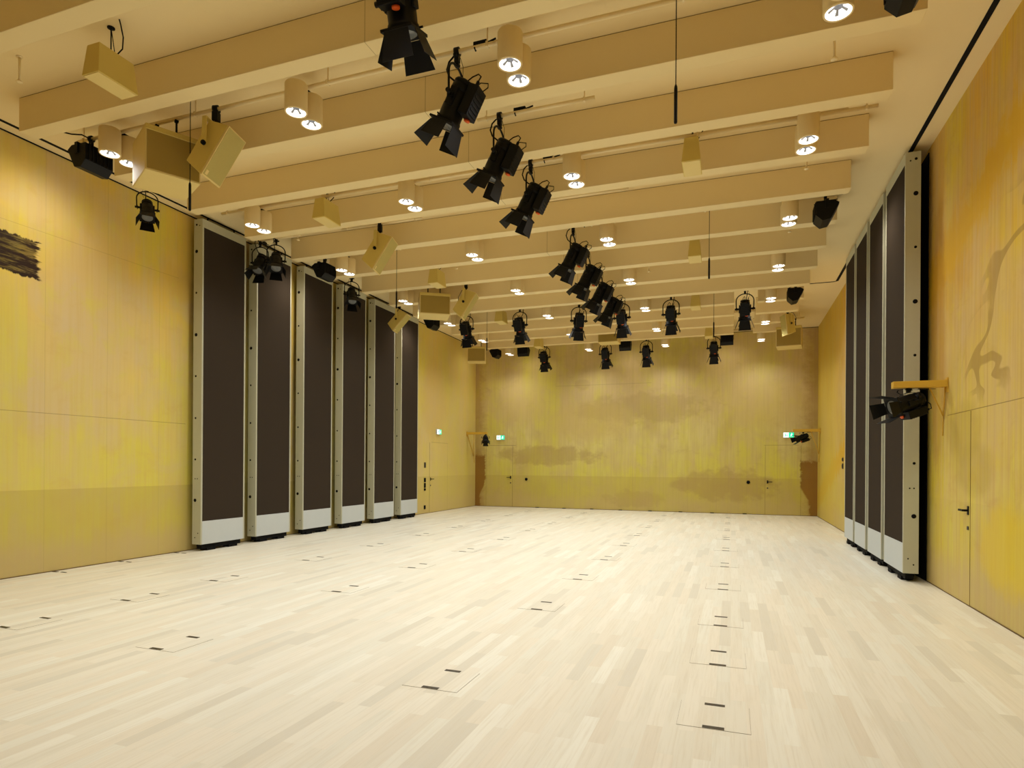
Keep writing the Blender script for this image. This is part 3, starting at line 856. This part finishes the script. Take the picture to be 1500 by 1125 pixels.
ys = [9.737, 11.04, 12.26, 13.42]
ye = [10.87, 12.08, 13.28, 14.39]
for i in range(4):
    panel(2.21, 2.395, ys[i], ye[i], 'tall dark brown partition panel by the right wall, %s' % (
        'nearest of its four' if i == 0 else 'farthest of its four' if i == 3 else nm[i] + ' of its four from the camera'))

# ---------------------------------------------------------------- floor boxes
def make_box():
    t = thing('floor_outlet_box', (0, 0, 0), '', 'floor outlet', 'square timber-lidded outlet boxes set in the floor')
    MB().box(-.212, .212, -.208, .208, 0.0, 0.0012).build('lid_joint', M_seam, t)
    MB().box(-.2108, .2108, -.2068, .2068, 0.0, 0.0022).build('timber_lid', M_floor, t)
    for s in (-1, 1):
        MB().cbox((0, 0.186 * s, 0.0028), (0.126, 0.036, 0.0036), 0.001).build('cable_slot', M_socket, t)
    return t
fb, fused = make_box(), []
bys = [4.075, 5.315, 6.58, 8.46, 10.33, 12.25, 14.1, 16.0, 17.9, 19.8]
rown = {-0.095: 'rightmost row', -1.98: 'second row from the right', -4.54: 'third row from the right', -6.46: 'row nearest the left wall'}
for x, rn in rown.items():
    n = 0
    for i, y in enumerate(bys):
        if i == 1 and x in (-1.98, -4.54):
            continue
        pos = ['nearest', 'second', 'third', 'fourth', 'fifth', 'sixth', 'seventh', 'eighth', 'ninth', 'farthest'][n if i < 9 else 9]
        n += 1
        inst(fb, fused, (x, y, 0), 0, 'floor outlet box with two bronze slots, %s, %s from the camera' % (rn, pos))
def make_edge():
    t = thing('wall_foot_slot', (0, 0, 0), '', 'floor outlet', 'bronze cable slots in the floor at the foot of the walls')
    MB().cbox((-0.045, 0, 0.0025), (0.09, 0.045, 0.003), 0.001).cbox((0.105, 0.012, 0.0025), (0.10, 0.03, 0.003), 0.001).build('slot_cover', M_socket, t)
    return t
we, eused = make_edge(), []
for y, lb in ((6.10, 'bronze floor slot at the foot of the left wall, nearest one'), (7.10, 'bronze floor slot at the foot of the left wall, middle one'),
              (8.13, 'bronze floor slot at the foot of the left wall, beside the first panel')):
    inst(we, eused, (-9.0, y, 0), 0, lb)
for i in range(8):
    o = MB().cbox((0, 0, 0.012), (0.12, 0.05, 0.024), 0.004).build('wall_base_socket', M_blackrough, None, (-6.65 + i * 1.008, YB - 0.04, 0))
    tag(o, 'small black socket at the foot of the back wall, %s' % ('leftmost' if i == 0 else 'rightmost' if i == 7 else ordn[i] + ' from the left'), 'floor socket', 'small black sockets along the foot of the back wall')

# ---------------------------------------------------------------- flush doors (structure) with lever handles
def door(n, wall, u0, u1, ztop, hu, hz, d):
    """jamb joints as fine dark strips, a lever handle and a lock"""
    w = {'left': XL, 'right': XR, 'back': YB}[wall]
    sg = {'left': 1, 'right': -1, 'back': -1}[wall]
    def bx(b, a0, a1, z0, z1, t0, t1):
        p, q = sorted((w + sg * t0, w + sg * t1))
        if wall == 'back':
            b.box(a0, a1, p, q, z0, z1)
        else:
            b.box(p, q, a0, a1, z0, z1)
        return b
    b = bx(MB(), u0, u1, 0.012, ztop, 0.0, 0.004)
    o = tag(b.build('door_%d' % n, M_wall[wall]), kind='structure')
    b = MB()
    bx(b, u0 - .006, u0, 0.0, ztop, 0, .003)
    bx(b, u1, u1 + .006, 0.0, ztop, 0, .003)
    b.build('door_joint', M_seam, o)
    b = MB()
    bx(b, hu - .022, hu + .022, hz - .05, hz + .05, 0.004, 0.012)
    bx(b, hu - .012, hu + .012, hz - .012, hz + .012, 0.01, 0.055)
    bx(b, min(hu, hu + d * .14), max(hu, hu + d * .14), hz - .011, hz + .011, 0.045, 0.065)
    b.build('door_handle', M_black, o)
    b = bx(MB(), hu - .02, hu + .02, hz - .22, hz - .18, 0.004, 0.014)
    b.build('door_lock', M_darkgrey, o)
door(1, 'right', 8.30, 9.22, 2.21, 8.345, 1.08, 1)
door(2, 'left', 17.74, 19.05, 2.25, 17.80, 1.08, 1)
door(3, 'back', -8.66, -7.62, 2.26, -7.69, 1.09, -1)
door(4, 'back', 1.02, 2.06, 2.23, 1.09, 1.06, 1)

def fitting(name, wall, u, z, du, dz, label, cat, mat=None, round_=False, group=None):
    w = {'left': XL, 'right': XR, 'back': YB}[wall]
    sg = {'left': 1, 'right': -1, 'back': -1}[wall]
    b = MB()
    if wall == 'back':
        if round_:
            b.lathe([(du / 2, -0.025), (du / 2, 0.0)], 18, (0, 0, 0), 'y').lathe([(du / 4, -0.04), (du / 4, -0.025)], 12, (0, 0, 0), 'y')
        else:
            b.box(-du / 2, du / 2, -0.02, 0, -dz / 2, dz / 2, 0.003)
        loc = (u, w, z)
    else:
        a, c_ = sorted((0, sg * 0.02))
        b.box(a, c_, -du / 2, du / 2, -dz / 2, dz / 2, 0.003)
        a, c_ = sorted((sg * 0.02, sg * 0.028))
        b.box(a, c_, -du / 4, du / 4, -dz / 4, dz / 4)
        loc = (w, u, z)
    return tag(b.build(name, mat or M_blackrough, None, loc), label, cat, group)
fitting('wall_button', 'back', -7.08, 1.03, 0.10, 0.10, 'round black button on the back wall, right of the left door handle', 'wall button', round_=True)
fitting('wall_button', 'back', 0.51, 1.04, 0.11, 0.10, 'round black button on the back wall, left of the right door handle', 'wall button', round_=True)
for z, dz, lb in ((1.53, 0.17, 'slim control plate on the left wall, topmost above the switches'), (1.06, 0.13, 'black switch on the left wall beside the door handle, upper of the row'),
                  (0.89, 0.15, 'black switch on the left wall beside the door handle, middle of the row'), (0.76, 0.07, 'small black switch on the left wall, lowest of the close row'),
                  (0.20, 0.12, 'black socket low on the left wall beside the last panel')):
    fitting('wall_switch', 'left', 17.41, z, 0.10, dz, lb, 'switch', M_darkgrey if z > 1.5 else None)
fitting('wall_switch', 'right', 16.77, 1.74, 0.11, 0.09, 'upper small plate on the right wall beyond the panels', 'switch', M_darkgrey)
fitting('wall_switch', 'right', 16.77, 1.58, 0.11, 0.13, 'lower small plate on the right wall beyond the panels', 'switch', M_darkgrey)

# ---------------------------------------------------------------- exit signs
def exit_sign(wall, u, z, label, flip=False):
    w = {'left': XL, 'back': YB}[wall]
    # built facing -Y, then turned for the left wall
    rz = 0 if wall == 'back' else R(90)
    loc = (u, w - 0.0, z) if wall == 'back' else (w, u, z)
    t = thing('exit_sign', loc, label, 'exit sign', rz=rz)
    W, Hh = 0.16, 0.085
    MB().box(-W, W, -0.05, 0.0, -Hh, Hh, 0.004).build('housing', M_kick, t)
    f = -1 if flip else 1
    xs = sorted((-W * f + .008 * f, 0))
    MB().box(xs[0], xs[1], -0.054, -0.049, -Hh + .008, Hh - .008).build('white_panel', M_white, t)
    xs = sorted((0, W * f - .008 * f))
    MB().box(xs[0], xs[1], -0.054, -0.049, -Hh + .008, Hh - .008).build('green_panel', M_green, t)
    # door and arrow in green on the white half
    b = MB()
    cx = -W * f / 2
    b.box(cx - .030, cx - .008, -0.057, -0.0535, -.05, .045)
    b.plate([(cx + .002, -0.0535, -.012), (cx + .025, -0.0535, -.012), (cx + .025, -0.0535, -.03), (cx + .052, -0.0535, 0.0), (cx + .025, -0.0535, .03), (cx + .025, -0.0535, .012), (cx + .002, -0.0535, .012)], (0, -1, 0), 0.0035)
    b.build('green_arrow', M_green, t)
    # running figure in white on the green half
    b = MB()
    cx = W * f / 2
    y0, y1 = -0.057, -0.0535
    b.lathe([(0.011, y0), (0.011, y1)], 12, (cx + .012, 0, .045), 'y')
    def limb(p, q, r):
        p, q = Vector((p[0], 0, p[1])), Vector((q[0], 0, q[1]))
        n = (q - p).normalized(); s_ = Vector((-n.z, 0, n.x)) * r
        b.plate([(p + s_) + Vector((cx, y1, 0)), (p - s_) + Vector((cx, y1, 0)), (q - s_) + Vector((cx, y1, 0)), (q + s_) + Vector((cx, y1, 0))], (0, -1, 0), 0.0035)
    limb((.006, .032), (-.008, -.008), .009)
    limb((-.006, -.006), (.022, -.024), .006); limb((.020, -.022), (.012, -.055), .005)
    limb((-.008, -.006), (-.018, -.034), .006); limb((-.018, -.032), (-.044, -.040), .005)
    limb((.004, .028), (.032, .008), .0045); limb((.004, .030), (-.028, .016), .0045)
    b.build('running_figure', M_white, t)
    return t
exit_sign('back', -8.08, 2.56, 'green and white exit sign on the back wall, left corner')
exit_sign('back', 1.70, 2.56, 'green and white exit sign on the back wall, right corner')
exit_sign('left', 18.32, 2.62, 'green and white exit sign on the left wall beyond the panels')

# ---------------------------------------------------------------- wall brackets with low spotlights
def bracket(wall, y, z, reach, dy, zlow, label):
    w = XL if wall == 'left' else XR
    s = 1 if wall == 'left' else -1
    t = thing('wall_arm_bracket', (w, y, z), label, 'bracket')
    MB().box(*sorted((0, s * 0.012)), -0.05, 0.05, -0.12, 0.06).build('wall_plate', M_bracket, t)
    MB().box(*sorted((s * 0.01, s * reach)), -0.06, 0.06, -0.055, 0.03, 0.004).build('arm', M_bracket, t)
    low = (s * 0.014, dy, zlow - z)
    b = MB()
    b.tube([(s * reach * 0.34, 0, -0.03), low], 0.010, 8)
    b.tube([(s * 0.02, 0, -0.03), low], 0.010, 8)
    b.tube([low, (s * 0.014, dy * 1.1 + 0.01, zlow - z - 0.25)], 0.008, 8)
    b.build('stay', M_bracket, t)
    return t
bracket('right', 9.12, 2.63, 0.60, 0.10, 2.22, 'yellow wall arm on the right wall holding a black spotlight by the near panel')
bracket('left', 20.68, 2.70, 0.80, 0.60, 1.87, 'yellow wall arm in the back left corner holding a black spotlight')
bracket('right', 20.85, 2.68, 0.78, 0.20, 1.95, 'yellow wall arm in the back right corner holding a black spotlight')

def low_spot(loc, rz, tilt, sc, label):
    """the same spotlight hung close under a wall arm; the housing is turned nearly level"""
    r = place_spot(loc[0], loc[1], rz, tilt, label, z=loc[2])
    r.scale = (sc, sc, sc)
    for c_ in r.children:                  # short hanger: the lamp sits right under the arm
        if c_.name.startswith('lamp_housing'):
            c_.location.z = -0.19
        else:
            c_.scale = (1, 1, 0.33)
    return r
low_spot((2.12, 9.12, 2.56), 205, 72, 0.88, 'black spotlight lying level under the yellow arm on the right wall')
low_spot((-8.38, 20.68, 2.63), 110, 62, 0.72, 'small black spotlight under the yellow arm in the back left corner')
low_spot((2.06, 20.85, 2.61), 200, 70, 0.72, 'small black spotlight under the yellow arm in the back right corner')
